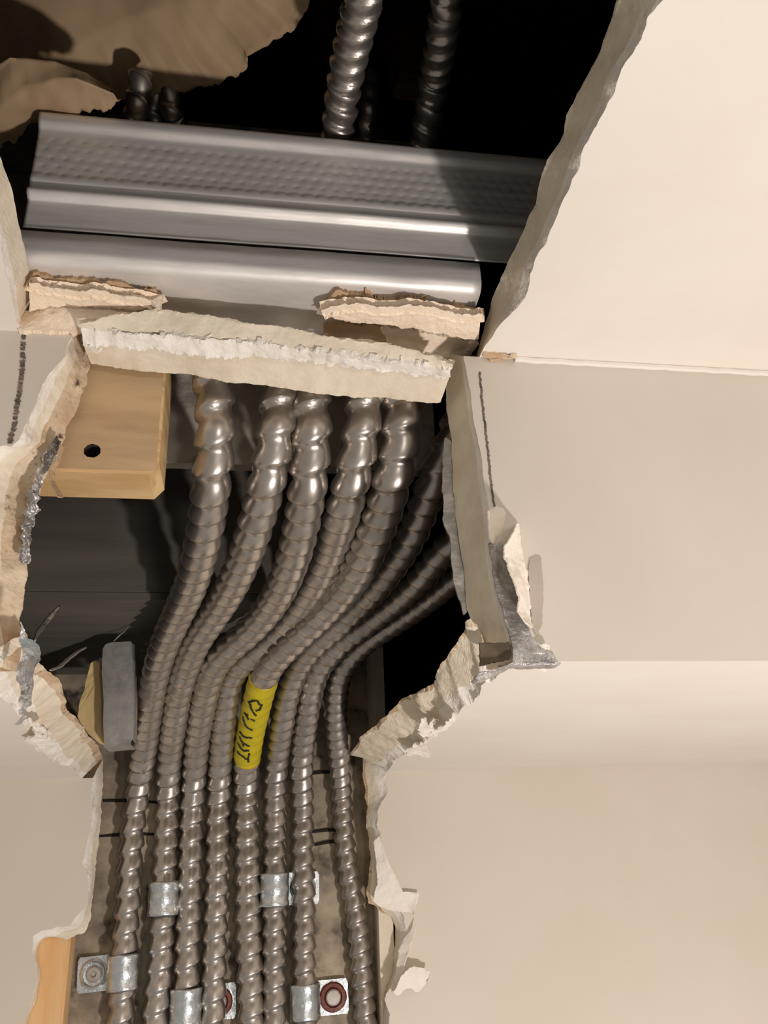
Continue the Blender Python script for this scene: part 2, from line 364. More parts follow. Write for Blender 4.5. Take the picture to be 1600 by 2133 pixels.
CON = [
 ([(436,700),(440,760),(444,800),(448,850),(450,900),(446,950),(441,1000),(434,1060),(424,1120),(412,1170),(397,1220),(375,1270),(352,1320),(334,1370),(322,1420),(313,1480),(303,1550),(292,1620),(283,1680),(275,1750),(270,1820),(267,1880),(262,1940),(258,2000),(256,2060),(250,2150),(244,2260)], .0140, .0205, lambda y: 0, 'grey flexible steel conduit, leftmost of the row, strapped near the bottom left'),
 ([(590,700),(590,760),(584,820),(581,860),(576,900),(567,950),(556,1000),(544,1050),(527,1110),(510,1160),(488,1210),(460,1260),(425,1312),(402,1353),(385,1400),(372,1450),(363,1510),(355,1570),(350,1650),(347,1740),(343,1820),(341,1880),(338,1930),(336,1990),(332,2040),(326,2090),(322,2150),(316,2260)], .0138, .0195, lambda y: .002 if y < 1300 else 0, 'flexible steel conduit second from the left, crossing under a bright strap'),
 ([(655,700),(652,760),(648,820),(649,860),(651,900),(648,950),(643,1000),(634,1060),(622,1120),(608,1170),(588,1220),(558,1270),(522,1312),(485,1345),(452,1380),(434,1420),(423,1470),(412,1540),(405,1620),(400,1700),(398,1780),(395,1860),(392,1940),(390,2010),(388,2080),(386,2150),(382,2260)], .0140, .0205, lambda y: 0, 'flexible steel conduit third from the left, strap at the bottom edge'),
 ([(772,700),(768,760),(762,820),(757,870),(748,930),(738,980),(722,1040),(706,1095),(688,1150),(660,1210),(624,1268),(578,1322),(535,1358),(500,1385),(482,1412),(474,1445),(466,1510),(459,1590),(456,1660),(454,1740),(453,1819),(450,1912),(447,2006),(444,2100),(442,2160),(438,2260)], .0138, .0200, lambda y: max(0, min(.024, .024*(1560-y)/150, .024*(y-1050)/120)), 'flexible steel conduit fourth from the left, passing behind its neighbour at the bend'),
 ([(842,700),(842,770),(840,830),(838,890),(830,950),(816,1000),(800,1060),(777,1120),(750,1180),(714,1232),(668,1282),(617,1328),(576,1368),(554,1402),(542,1440),(530,1490),(520,1540),(514,1590),(513,1640),(514,1700),(516,1787),(517,1912),(520,2006),(525,2131),(528,2260)], .0148, .0190, lambda y: 0, 'flexible steel conduit wearing the yellow handwritten tape'),
 ([(965,850),(940,920),(918,965),(904,1000),(884,1050),(860,1110),(830,1160),(793,1212),(748,1260),(698,1308),(650,1350),(618,1395),(601,1440),(589,1500),(581,1560),(575,1620),(573,1725),(572,1819),(571,1912),(571,2006),(571,2115),(570,2260)], .0134, .0180, lambda y: max(0, min(.032, .032*(1600-y)/200)), 'flexible steel conduit just right of the yellow tape with a bright strap'),
 ([(1010,1070),(965,1112),(920,1152),(875,1208),(826,1254),(765,1300),(715,1336),(676,1374),(654,1420),(642,1480),(633,1540),(629,1600),(631,1694),(631,1787),(634,1881),(634,1975),(635,2053),(637,2131),(640,2260)], .0134, .0175, lambda y: max(0, min(.045, .045*(1600-y)/220)), 'flexible steel conduit second from the right, strapped beside the red washer'),
 ([(1040,1120),(1000,1160),(950,1205),(894,1250),(837,1290),(781,1326),(738,1362),(712,1402),(703,1445),(701,1512),(707,1587),(713,1662),(719,1756),(730,1834),(741,1897),(750,1975),(756,2053),(762,2131),(770,2260)], .0124, .0150, lambda y: max(0, min(.06, .06*(1620-y)/260)), 'dark thin flexible conduit, rightmost of the row, bowing outward'),
]
cond = []
for i, (pts, R, pitch, off, label) in enumerate(CON):
    P3 = [at(x, y, Y=hy(y)+off(y)) for x, y in pts]
    o, P, frm, ds = make_conduit(P3, R, pitch, M_cond if i < 5 else M_cond2)
    tag(o, label, 'conduit', 'flexible conduits running down the recess')
    cond.append((o, P, frm, ds, R))

# yellow tape on conduit 5
def proj(p):
    v = p-CAM; t = v.dot(Fv); return (800+FPX*v.dot(Rv)/t, 1066.5-FPX*v.dot(Uv)/t)
o5, P5, F5, ds5, R5 = cond[4]
def idx(P, py): return min(range(len(P)), key=lambda i: abs(proj(P[i])[1]-py))
ia, ib = idx(P5, 1412), idx(P5, 1580)
bm = bmesh.new(); rings = []; seg = 48
def trad(i, th): 
    ph = (i*ds5/.0190 + th/(2*pi)) % 1
    return R5*(1.015+.035*(prof(ph)-.92)/.08*.7)
for i in range(ia, ib+1):
    t, r, f = F5[i]
    rings.append([bm.verts.new(P5[i]+(f*cos(2*pi*k/seg-pi)+r*sin(2*pi*k/seg-pi))*trad(i, 2*pi*k/seg-pi)) for k in range(seg)])
for a, b in zip(rings, rings[1:]):
    for k in range(seg): bm.faces.new((a[k], a[(k+1) % seg], b[(k+1) % seg], b[k]))
bm.faces.new(rings[0][::-1]); bm.faces.new(rings[-1])
tape = link('marking_tape', bm, M_yellow, parent=o5, smooth=True); lab(tape, 'yellow tape with black handwriting')
# handwriting: strokes given as (across -1..1, along 0..1 from the top)
STR = [
 [(.1,.17),(-.15,.14),(-.5,.16),(-.75,.20)], [(.28,.17),(.22,.23),(.0,.26)], [(-.6,.20),(-.35,.27),(.05,.31)],
 [(-.85,.34),(-.5,.36)], [(-.62,.33),(-.5,.39)], [(-.3,.37),(.08,.38)],
 [(-.95,.41),(-.6,.46),(.05,.50)],
 [(-.9,.585),(-.5,.60),(.15,.585)],
 [(-.9,.655),(-.55,.685),(.1,.70)], [(-.45,.69),(-.42,.73)], [(-.95,.75),(-.5,.775),(.15,.77)],
 [(.16,.80),(.14,.86),(.2,.91)], [(-.8,.83),(-.45,.85),(-.1,.875),(.12,.87)]]
bm = bmesh.new()
for s in STR:
    Q = [Vector((a, b, 0)) for a, b in s]; Q = res(Q, 14)
    pts = []
    for q in Q:
        th = math.asin(max(-.97, min(.97, q.x*.85)))-.12; i = int(ia+q.y*(ib-ia)); t, r, f = F5[i]
        pts.append(P5[i]+(f*cos(th)+r*sin(th))*(trad(i, th)+.0001))
    tube(bm, pts, [.0016*(.8+.35*noise.noise(p*300)) for p in pts], 6)
link('handwriting', bm, M_ink, parent=tape)

# ------------------------------------------------------------------ one-hole straps
def strap(ci, py, side, label, screw='zinc', wpx=.034, tabw=.031, tab=True):
    o, P, frm, ds, R = cond[ci]; i = idx(P, py); c = P[i]; t = frm[i][0]; X = Vector((1, 0, 0)); X = (X-t*X.dot(t)).normalized(); f = t.cross(X)
    if f.y > 0: f = -f
    dn = t if t.z < 0 else -t
    root = empty('conduit_strap', c); tag(root, label, 'pipe strap', 'zinc straps holding conduits to the concrete')
    def w(a, b, s): return (X*a+f*b+dn*s)
    bm = bmesh.new(); seg = 30; S = 16; rings = []
    yb = -(.0505-c.y)   # wall side (f points to viewer)
    for j in range(S+1):
        s = (j/S-.5)*wpx; e = 1.10+.045*(1 if abs(abs(j/S-.5)-.22) > .10 else 0)-.02*(j in (0, S))
        ring = []
        for k in range(seg+1):
            th = -pi*.62+2*pi*.62*k/seg
            rr = R*e; a = sin(th)*rr; b = cos(th)*rr
            ring.append((a, b))
        ring = [(ring[0][0], yb)]+ring+[(ring[-1][0], yb)]
        rings.append([bm.verts.new(w(a, b, s)) for a, b in ring])
    for a, b in zip(rings, rings[1:]):
        for k in range(len(a)-1): bm.faces.new((a[k], a[k+1], b[k+1], b[k]))
    band = link('band', bm, M_zinc, parent=root, smooth=True)
    md = band.modifiers.new('t', 'SOLIDIFY'); md.thickness = .0012; md.offset = 1
    if tab:
        sg = side; bm = bmesh.new(); e = R*1.12
        prf = [(e*.98, wpx*.5), (e+tabw, wpx*.5), (e+tabw+.002, wpx*.38), (e+tabw+.002, -wpx*.38), (e+tabw, -wpx*.5), (e*.98, -wpx*.5)]
        outl = [w(sg*a, yb+.002, s) for a, s in prf]
        hc = (e+tabw*.52); hr = .0062
        fillpoly(bm, [outl], 0)
        r = bmesh.ops.extrude_face_region(bm, geom=bm.faces[:])
        for v in [g for g in r['geom'] if isinstance(g, bmesh.types.BMVert)]: v.co -= f*.0018
        tb = link('tab', bm, M_zinc, parent=root)
        # dished washer + screw head, built along f
        def disc(name, prof_, m, par):
            bm = bmesh.new(); rs = []; K = 28
            cc = w(sg*hc, yb+.002, 0)
            for (rad, h) in prof_:
                rs.append([bm.verts.new(cc+(X*cos(2*pi*k/K)+dn*sin(2*pi*k/K))*rad*(1+.03*noise.noise(Vector((k*.7, rad*900, ci))))+f*h) for k in range(K)])
            for a, b in zip(rs, rs[1:]):
                for k in range(K): bm.faces.new((a[k], a[(k+1) % K], b[(k+1) % K], b[k]))
            bm.faces.new(rs[-1]); bm.faces.new(rs[0][::-1])
            return link(name, bm, m, parent=par, smooth=False)
        if screw == 'zinc':
            disc('washer', [(.0150,0),(.0148,.0014),(.0128,.0024),(.0108,.0008),(.0086,.0005)], M_zinc, root)
            sh = disc('screw_head', [(.0080,.0),(.0080,.0026),(.0066,.0038),(.0032,.0040),(.0024,.0018)], M_screw, root)
        else:
            disc('washer', [(.0148,0),(.0148,.0020),(.0134,.0040),(.0100,.0042),(.0086,.0014)], M_rust, root)
            disc('screw_head', [(.0082,0),(.0082,.0050),(.0070,.0060),(.0010,.0062)], M_screw, root)
    return root
strap(0, 2026, -1, 'zinc strap with a clean grey screw, lowest at the left')
strap(1, 1872, 1, 'bright zinc strap on the second conduit from the left', tab=False)
strap(2, 2094, 1, 'zinc strap on the third conduit with a rusty washer peeking out', screw='rust', tabw=.034)
strap(5, 1852, 1, 'bright zinc strap below the yellow tape, on the next conduit to the right', screw='zinc', tabw=.034)
strap(6, 2086, 1, 'zinc strap with a red washer and round screw head, bottom right', screw='rust', tabw=.031)

# ------------------------------------------------------------------ conduits up in the ceiling void
UP = [([(690,470,-.50),(696,380,-.54),(702,300,-.575),(712,210,-.605),(724,140,-.63),(742,60,-.66),(758,-10,-.685),(775,-90,-.71)], .0118, 'flexible conduit behind the top of the steel stud, nearest the centre', -1),
      ([(880,470,-.50),(880,380,-.53),(884,300,-.56),(893,240,-.58),(904,170,-.60),(915,110,-.625),(928,30,-.655),(936,-60,-.68)], .0108, 'dim flexible conduit behind the stud, rightmost of the upper ones', 0),
      ([(765,460,-.45),(766,360,-.47),(766,290,-.49),(768,230,-.51),(772,150,-.52)], .0085, 'faint conduit in the dark void between two brighter conduits', 0),
      ([(262,400,-.52),(268,300,-.545),(280,250,-.56),(286,215,-.57),(294,150,-.58)], .0085, 'faint conduit at the torn kraft paper edge above the stud', 0),
      ([(330,420,-.49),(324,300,-.52),(320,245,-.53),(322,205,-.54),(330,140,-.55)], .008, 'faint conduit in the void, middle of three beside the kraft paper', 0),
      ([(405,440,-.48),(390,330,-.51),(372,270,-.525),(358,235,-.54),(350,180,-.55)], .008, 'faint leaning conduit in the void, right of the kraft paper tear', 0)]
for pts, R, label, _ in UP:
    P3 = [at(x, y, Y=Y) for x, y, Y in pts]
    o, P, frm, ds = make_conduit(P3, R, .0135, M_cond2)
    tag(o, label, 'conduit', 'dim conduits in the ceiling void')
bd = plate('framing_board', [at(x, y, Y=-.46) for x, y in ((660,-40),(668,20),(690,100),(705,130),(760,150),(780,60),(790,-60))], .03, (0, 1, 0), M_dwood)
tag(bd, 'brown rough wood behind the central upper conduit', 'wood framing')
bd = plate('framing_board', [at(x, y, Y=-.45) for x, y in ((800,-60),(806,60),(830,150),(918,160),(925,120),(905,40),(885,-60))], .03, (0, 1, 0), M_dwood)
tag(bd, 'brown wood piece between the two upper conduits', 'wood framing')

# kraft paper in the ceiling void
def sheet(name, rows, N, sub, amp, nsc, seed, m, th, parent=None, jag=0):
    bm = bmesh.new(); RR = []
    for k, (poly, Zs_) in enumerate(rows):
        q = res(poly, N)
        if k == 0 and jag: q = jit(q, jag, seed, .05)
        RR.append([at(p[0], p[1], **({Zs_[0]: Zs_[1]})) for p in q])
    loft(bm, RR, sub, amp, nsc, seed, 0)
    o = link(name, bm, m, parent, smooth=True)
    md = o.modifiers.new('t', 'SOLIDIFY'); md.thickness = th; md.offset = 0
    return o
k1 = sheet('kraft_paper', [([(-60,330),(0,300),(30,296),(52,268),(62,254),(105,252),(130,255),(163,258),(170,228),(205,220),(225,228),(242,215),(252,206)], ('Z', 2.444)),
     ([(-80,250),(60,180),(160,165),(238,190)], ('Z', 2.442)), ([(-90,190),(20,120),(110,128),(180,150),(232,186)], ('Z', 2.452))], 120, [16, 12], .004, 14, 4, M_kraft2, .0006, jag=9)
tag(k1, 'lit tan torn paper sheet hanging at the upper left, nearer of two', 'paper')
k2 = sheet('kraft_paper', [([(-60,300),(120,240),(240,205),(300,200),(385,190),(450,175),(508,150),(520,112),(560,90),(600,70),(640,20),(655,-20),(665,-90)], ('Z', 2.515)),
     ([(-90,120),(150,70),(350,20),(480,-40),(600,-120)], ('Z', 2.53)), ([(-120,-60),(200,-120),(600,-250)], ('Z', 2.56))], 160, [20, 20], .007, 9, 11, M_kraft2, .0006, jag=9)
tag(k2, 'dim tan paper sheet in the ceiling void across the upper left', 'paper')

# ------------------------------------------------------------------ steel stud and runner above the corner
ZF = ZC+TC
yA0 = at(500, 692, Z=ZF).y; yA1 = at(500, 572, Z=ZF).y
def extr(name, prof_, xa, xb, m, parent=None, nx=60, wob=.0004, solid=.0009, xcut=None, smooth=True):
    bm = bmesh.new(); rows = []
    for (y, z) in prof_:
        rows.append([bm.verts.new((xa+(xb-xa)*i/nx, y+wob*noise.noise(Vector((i*.3, y*50, z*50))), z+wob*noise.noise(Vector((i*.25, y*70+9, z*50))))) for i in range(nx+1)])
    for a, b in zip(rows, rows[1:]):
        for i in range(nx): bm.faces.new((a[i], a[i+1], b[i+1], b[i]))
    o = link(name, bm, m, parent, smooth=smooth)
    md = o.modifiers.new('t', 'SOLIDIFY'); md.thickness = solid; md.offset = 0
    return o
def arc(cy, cz, r, a0, a1, n): return [(cy+r*cos(a0+(a1-a0)*i/n), cz+r*sin(a0+(a1-a0)*i/n)) for i in range(n+1)]
ztA = at(500, 512, Y=yA1).z
xL = at(52, 520, Y=yA1).x; xRt = at(1180, 560, Y=yA1).x
rb = .007
pA = [(yA0+.03, ZF+.0012), (yA0, ZF+.0012)]+[(yA0+(yA1+rb-yA0)*i/6, ZF+.0012+.0008*sin(i)) for i in range(1, 6)]+arc(yA1+rb, ZF+.0012+rb, rb, -pi/2, -pi, 8)+[(yA1, ZF+.014), (yA1+.0004, ztA)]
runner = extr('steel_runner', pA, -.6, at(1004, 600, Y=yA1).x, M_galv, nx=120)
tag(runner, 'lower galvanized steel runner with rounded edge, gypsum scraps stuck below', 'metal track')
yB = yA1+.0035
def zB(py): return at(500, py, Y=yB).z
pB = [(yB, ztA+.0045), (yB, zB(452)), (yB-.0035, zB(447)), (yB-.0052, zB(441)), (yB-.0035, zB(436)), (yB-.001, zB(430)), (yB-.0010, zB(422)),(yB-.0022, zB(415)), (yB-.0022, zB(405)), (yB-.001, zB(398)), (yB-.0006, zB(370)), (yB-.0006, zB(325)), (yB-.0012, zB(312)), (yB-.0030, zB(306)), (yB-.0048, zB(300)), (yB-.0050, zB(287)), (yB-.004, zB(284)), (yB+.012, zB(282)), (yB+.034, zB(281))]
# dense profile mesh for dimples
bm = bmesh.new(); nx = 420
pp = res([Vector((0, y, z)) for y, z in pB], 90); xa, xb = xL-.004, .62
rows = []
zd0, zd1 = zB(412), zB(318)
for p in pp:
    row = []
    for i in range(nx+1):
        x = xa+(xb-xa)*i/nx; dy = 0
        if zd0 < p.z < zd1 and p.y < yB+.001:
            u = x/.0085; r_ = (p.z-zd0)/.0072; k = math.floor(r_); u += .5*(k % 2)
            d2 = ((u-round(u))*.0085)**2+((r_-k-.5)*.0072)**2
            dy = .0011*math.exp(-d2/(.0013**2))
        row.append(bm.verts.new((x, p.y+dy+.0004*noise.noise(Vector((x*12, p.z*40, 2))), p.z+.0004*noise.noise(Vector((x*8, 5, p.z*20))))))
    rows.append(row)
for a, b in zip(rows, rows[1:]):
    for i in range(nx): bm.faces.new((a[i], a[i+1], b[i+1], b[i]))
stud = link('steel_stud', bm, M_galv, smooth=True); md = stud.modifiers.new('t', 'SOLIDIFY'); md.thickness = .0008; md.offset = 1
tag(stud, 'upper galvanized steel stud with dimpled web lying across the opening', 'metal stud')

# ------------------------------------------------------------------ gypsum scraps under the runner
def scrap(name, rows, N, sub, amp, nsc, seed, mats, mfn, jag=5, parent=None, back=.006, backdir=(0, 0, 1)):
    bm = bmesh.new(); RR = []
    for k, (poly, pl) in enumerate(rows):
        q = res(poly, N); q = jit(q, jag, seed, .06)
        RR.append([at(p[0], p[1], **{pl[0]: pl[1]}) for p in q])
    R2, s2 = [RR[0]], []
    for k in range(len(RR)-1):
        if sub[k] >= 8:
            A, B = RR[k], RR[k+1]
            for _ in range(10):
                A = [A[0]]+[(A[i-1]+A[i]+A[i+1])/3 for i in range(1, N-1)]+[A[-1]]; B = [B[0]]+[(B[i-1]+B[i]+B[i+1])/3 for i in range(1, N-1)]+[B[-1]]
            R2 += [[a.lerp(b, .18) for a, b in zip(A, B)], [a.lerp(b, .82) for a, b in zip(A, B)]]; s2 += [2, max(2, sub[k]-4), 2]
        else: s2.append(sub[k])
        R2.append(RR[k+1])
    g = loft(bm, R2, s2, amp, nsc, seed, mfn)
    o = link(name, bm, mats, parent)
    md = o.modifiers.new('t', 'SOLIDIFY'); md.thickness = back; md.offset = -1
    bm2 = bmesh.new(); bm2.from_mesh(o.data)
    # orient faces to viewer
    s = sum((f.normal.dot(CAM-f.calc_center_median()) for f in bm2.faces))
    if s < 0:
        bmesh.ops.reverse_faces(bm2, faces=bm2.faces[:]); bm2.to_mesh(o.data)
    bm2.free(); return o
ZM = ZF-.001
k = scrap('gypsum_scrap', [([(70,568),(90,574),(130,580),(200,584),(262,588),(282,602),(325,600),(330,610)], ('Z', ZM-.0015)),
     ([(62,580),(80,588),(120,595),(165,602),(200,598),(235,606),(262,610),(298,614),(336,630)], ('Z', ZM-.004)),
     ([(60,588),(82,592),(120,600),(165,606),(200,602),(232,612),(262,616),(298,622),(338,632)], ('Z', ZM-.010)),
     ([(62,650),(100,640),(160,638),(232,640),(262,646),(298,642),(322,634),(340,632)], ('Z', ZM-.010))], 200, [4, 2, 18], .0007, 60, 31, [M_kraft, M_peach], lambda f: 0 if f < .18 else 1, jag=3.5)
tag(k, 'peach gypsum fragment with brown paper fringe, at the left under the runner', 'drywall scrap')
k = scrap('gypsum_scrap', [([(700,604),(712,606),(780,622),(850,630),(905,634),(950,640),(1008,642)], ('Z', ZM-.0015)),
     ([(668,650),(690,640),(720,630),(760,628),(790,634),(850,632),(900,636),(950,648),(992,652),(1004,650)], ('Z', ZM-.004)),
     ([(670,650),(690,642),(720,634),(760,632),(790,638),(850,636),(900,640),(950,652),(992,656),(1004,652)], ('Z', ZM-.011)),
     ([(672,656),(700,664),(740,672),(800,678),(860,684),(920,696),(960,704),(996,708)], ('Z', ZM-.010))], 220, [8, 2, 16], .0008, 60, 37, [M_kraft, M_peach], lambda f: 0 if f < .3 else 1, jag=3.5)
tag(k, 'ragged peach gypsum fragment with brown paper flap, at the right under the runner', 'drywall scrap')
k = scrap('gypsum_scrap', [([(678,680),(720,674),(800,682),(850,688),(920,700),(962,708),(998,712)], ('Z', ZM+.0)),
     ([(680,712),(720,716),(768,718),(800,728),(850,752),(900,768),(940,778),(968,760)], ('Z', ZM-.004))], 160, [20], .0012, 50, 41, [M_kraft, M_peach], lambda f: 1, jag=4)
for p in k.data.polygons: p.material_index = 0 if proj(p.center)[0] < 800+30*noise.noise(p.center*80) else 1
tag(k, 'lower right remnant, brown paper at one end and pale gypsum at the other', 'drywall scrap')
k = scrap('gypsum_scrap', [([(38,650),(100,632),(160,630),(240,636),(300,640),(330,646),(400,652),(480,666)], ('Z', ZM-.005)),
     ([(38,688),(90,690),(150,692),(200,694),(300,700),(400,704),(480,708)], ('Y', YS-.004))], 200, [20], .001, 45, 45, [M_core, M_peach], lambda f: 1, jag=4)
tag(k, 'pale cracked gypsum remnant in the left ceiling corner', 'drywall scrap')

# hanging strip of the soffit face board
st = empty('drywall_strip', at(500, 740, Y=YS)); tag(st, 'long broken strip of drywall hanging along the ceiling corner above the conduits', 'drywall')
def reparent(o, p):
    o.parent = p; o.matrix_parent_inverse = Matrix.Translation(-Vector(p.location)); return o
top = [(160,676),(240,656),(330,644),(430,658),(520,672),(600,682),(690,702),(760,712),(800,714),(860,728),(925,752),(944,760)]
ctr = [(168,684),(240,690),(330,696),(430,704),(520,712),(600,722),(690,738),(760,746),(860,758),(920,766),(942,768)]
frb = [(172,718),(195,722),(240,724),(300,728),(372,738),(420,742),(500,748),(530,744),(600,748),(690,760),(770,770),(850,780),(915,788),(938,786)]
edg = [(190,758),(240,766),(330,776),(400,780),(470,796),(560,804),(650,818),(740,828),(800,828),(860,836),(910,840),(918,838)]
k = scrap('board_edge', [(top, ('Y', YS-.020)), (ctr, ('Y', YS-.014))], 260, [12], .0007, 60, 51, [M_core, M_kraft], lambda f: 0, jag=4, back=.004); reparent(k, st)
k = scrap('torn_face_paper', [(ctr, ('Y', YS-.015)), (frb, ('Y', YS-.003))], 300, [12], .0012, 60, 55, [M_white], lambda f: 0, jag=8, back=.004); reparent(k, st)
lab(k, 'white torn gypsum lip')
k = scrap('cut_edge', [([(x, y-6) for x, y in frb], ('Y', YS-.001)), (edg, ('Y', YS+TF-.008))], 300, [12], .0004, 60, 58, [M_core, M_white], lambda f: 1 if f > .93 else 0, jag=1.8, back=.012); reparent(k, st)

# ------------------------------------------------------------------ wood block
YW = -.518
xw0, xw1 = at(60, 900, Y=YW).x, at(336, 900, Y=YW).x
zw0 = at(250, 984, Y=YW).z; zw1 = zw0+.089
bm = bmesh.new(); hcx, hcz = at(192, 939, Y=YW).x, at(192, 939, Y=YW).z; K = 24
W = [Vector((xw0, YW, zw0+.0015)), Vector((xw1-.0015, YW, zw0+.0015)), Vector((xw1-.0015, YW, zw1)), Vector((xw0, YW, zw1))]
H = [Vector((hcx+.0048*cos(2*pi*i/K)*(1+.1*random.random()), YW, hcz+.0045*sin(2*pi*i/K)*(1+.1*random.random()))) for i in range(K)]
vs = fillpoly(bm, [W, H], 0); hv = vs[4:]
inn = [bm.verts.new(v.co+Vector((0, .02, 0))) for v in hv]
for i in range(K):
    f = bm.faces.new((hv[i], hv[(i+1) % K], inn[(i+1) % K], inn[i])); f.material_index = 2
f = bm.faces.new(inn); f.material_index = 2
D = .038
b = [bm.verts.new(p) for p in ((xw0, YW+.0015, zw0), (xw1-.006, YW+.0015, zw0), (xw1, YW+.0015, zw0+.007), (xw1, YW+.0015, zw1))]
c = [bm.verts.new(v.co+Vector((0, D, 0))) for v in b]
for i in range(3):
    f = bm.faces.new((b[i], b[i+1], c[i+1], c[i])); f.material_index = 1 
for q, mi in (((vs[0], vs[1], b[1], b[0]), 1), ((vs[1], b[2], b[1]), 1), ((vs[1], vs[2], b[3], b[2]), 1), ((c[0], c[1], c[2], c[3]), 0)):
    f = bm.faces.new(q); f.material_index = mi
blk = link('wood_block', bm, [M_wood, M_wood2, M_hole])
tag(blk, 'pine timber block with a drilled hole, at the left behind the soffit face', 'timber')

# ------------------------------------------------------------------ orange wood stud low left
sx0 = at(70, 2050, Y=.02).x; sx1 = at(138, 2050, Y=.02).x
bm = bmesh.new(); box(bm, (sx0-.01, .0195, 1.6), (sx1, .0515, at(110, 1950, Y=.02).z+.012)); bmesh.ops.bevel(bm, geom=bm.edges[:], offset=.002, segments=2, affect='EDGES')
tag(link('furring_strip', bm, M_orange), 'orange toned wood furring strip at the bottom left behind the wall board', 'timber')

# ------------------------------------------------------------------ grey bracket plate and foam
YP = -.15
ol = [at(x, y, Y=YP) for x, y in ((214,1352),(220,1342),(232,1338),(272,1336),(278,1342),(279,1400),(277,1500),(275,1540),(272,1549),(246,1552),(217,1553),(215,1500),(216,1460),(212,1400))]
root = empty('steel_bracket', ol[-1]); tag(root, 'dull grey steel bracket plate beside the leftmost conduit', 'metal bracket')
reparent(plate('web', ol, .0012, (0, 1, 0), M_galv2), root)
ol2 = [ol[-3], ol[9], ol[8], ol[7]]
reparent(plate('flange', [ol[8], ol[10], ol[10]+Vector((0, .035, 0)), ol[8]+Vector((0, .035, 0))], .0012, (0, 0, -1), M_galv2), root)
reparent(plate('side_flange', [ol[4], ol[7], ol[7]+Vector((0, .03, 0)), ol[4]+Vector((0, .03, 0))], .0012, (1, 0, 0), M_galv2), root)
fo = plate('wood_sliver', [at(x, y, Y=-.13) for x, y in ((188,1382),(198,1376),(206,1382),(212,1402),(217,1500),(214,1548),(196,1540),(178,1522),(160,1492),(168,1460),(178,1420))], .03, (0, 1, 0), M_foam, rough=.0015, cuts=2)
tag(fo, 'yellowish timber end between the bracket and the broken board', 'timber')
# metal slivers
def ribbon(name, pts, w, m, label, cat, grp=None, Y=-.3):
    bm = bmesh.new(); P = res([at(x, y, Y=yy) for x, y, yy in pts], 24); a = []; 
    for i, p in enumerate(P):
        t = (P[min(i+1, 23)]-P[max(0, i-1)]).normalized(); s = t.cross(Vector((.2, -1, .3))).normalized()
        ww = w*(.6+.6*sin(pi*i/23))*(1+.3*noise.noise(p*200)); a.append((bm.verts.new(p-s*ww), bm.verts.new(p+Vector((0, -.0006, 0))), bm.verts.new(p+s*ww)))
    for u, v in zip(a, a[1:]):
        bm.faces.new((u[0], u[1], v[1], v[0])); bm.faces.new((u[1], u[2], v[2], v[1]))
    o = link(name, bm, m, smooth=True); md = o.modifiers.new('t', 'SOLIDIFY'); md.thickness = .0005
    tag(o, label, cat, grp); return o
ribbon('metal_sliver', [(72,1335,-.50),(80,1315,-.49),(92,1300,-.48),(100,1290,-.475),(112,1275,-.47),(124,1262,-.465)], .0014, M_zinc, 'shiny curled metal sliver, upper of the two at the left', 'metal scrap', 'metal slivers')
ribbon('metal_sliver', [(105,1396,-.50),(125,1388,-.48),(145,1370,-.46),(165,1355,-.44),(180,1348,-.43)], .0011, M_galv2, 'dull metal sliver, lower and longer of the two at the left', 'metal scrap', 'metal slivers')
ribbon('metal_sliver', [(236,1336,-.155),(250,1322,-.16),(266,1308,-.17)], .0009, M_galv2, 'short dull metal sliver sticking up from the bracket', 'metal scrap', 'metal slivers')

# ------------------------------------------------------------------ corner bead remains
def mpatch(name, px, Y, th, amp, seed, m, label=None, cat=None, parent=None, cuts=3, Z=None, nrm=(0, 1, 0), nsc=70):
    q = jit(res(px+[px[0]], 90)[:-1], 2.0, seed, .08)
    out = [at(p[0], p[1], **({'Y': Y} if Z is None else {'Z': Z})) for p in q]
    o = plate(name, out, th, nrm, m, parent, rough=amp, nsc=nsc, seed=seed, cuts=cuts)
    if label and not parent: tag(o, label, cat)
    elif label: lab(o, label)
    return o
br = empty('corner_bead', at(1070, 1382, Y=YS)); tag(br, 'torn galvanized corner bead exposed at the right, below the paper flaps', 'metal corner bead')
p = mpatch('face_leg', [(1018,1131),(1050,1132),(1056,1165),(1066,1200),(1083,1245),(1080,1272),(1094,1298),(1108,1312),(1110,1332),(1128,1345),(1150,1364),(1166,1380),(1068,1381),(1066,1340),(1055,1300),(1040,1255),(1028,1210),(1022,1165)], YS-.0012, .001, .0010, 61, M_bead); reparent(p, br)
p = mpatch('bottom_leg', [(1168,1379),(1068,1379),(1050,1388),(1020,1396),(998,1402),(988,1412),(993,1416),(1020,1412),(1050,1396),(1072,1386),(1168,1383)], YS-.004, .010, .001, 63, M_bead); reparent(p, br)
bl_ = empty('corner_bead', at(55, 1340, Y=YS)); tag(bl_, 'shiny bent strip of metal corner bead dangling at the left edge', 'metal corner bead')
p = mpatch('upper_leg', [(42,1300),(58,1325),(80,1340),(82,1355),(76,1385),(60,1370),(45,1362),(40,1335)], YS-.006, .001, .0025, 66, M_zinc, nsc=60); reparent(p, bl_)
p = mpatch('hanging_leg', [(42,1358),(76,1375),(74,1395),(68,1440),(66,1468),(56,1478),(47,1490),(44,1488),(41,1440),(39,1400)], YS-.010, .001, .0025, 68, M_bead, nsc=60); reparent(p, bl_)
p = mpatch('tip', [(46,1486),(52,1494),(48,1502),(36,1510),(31,1508),(38,1498)], YS-.012, .001, .001, 70, M_galv2); reparent(p, bl_)
k = scrap('metal_lath', [([(118,908),(96,942),(80,985),(64,1020),(54,1070),(46,1110),(42,1165)], ('Y', YS+.016)), ([(122,925),(118,950),(92,990),(86,1012),(74,1065),(62,1128),(57,1172)], ('Y', YS+.022))], 160, [14], .003, 160, 73, [M_bead], lambda f: 0, jag=6, back=.0008)
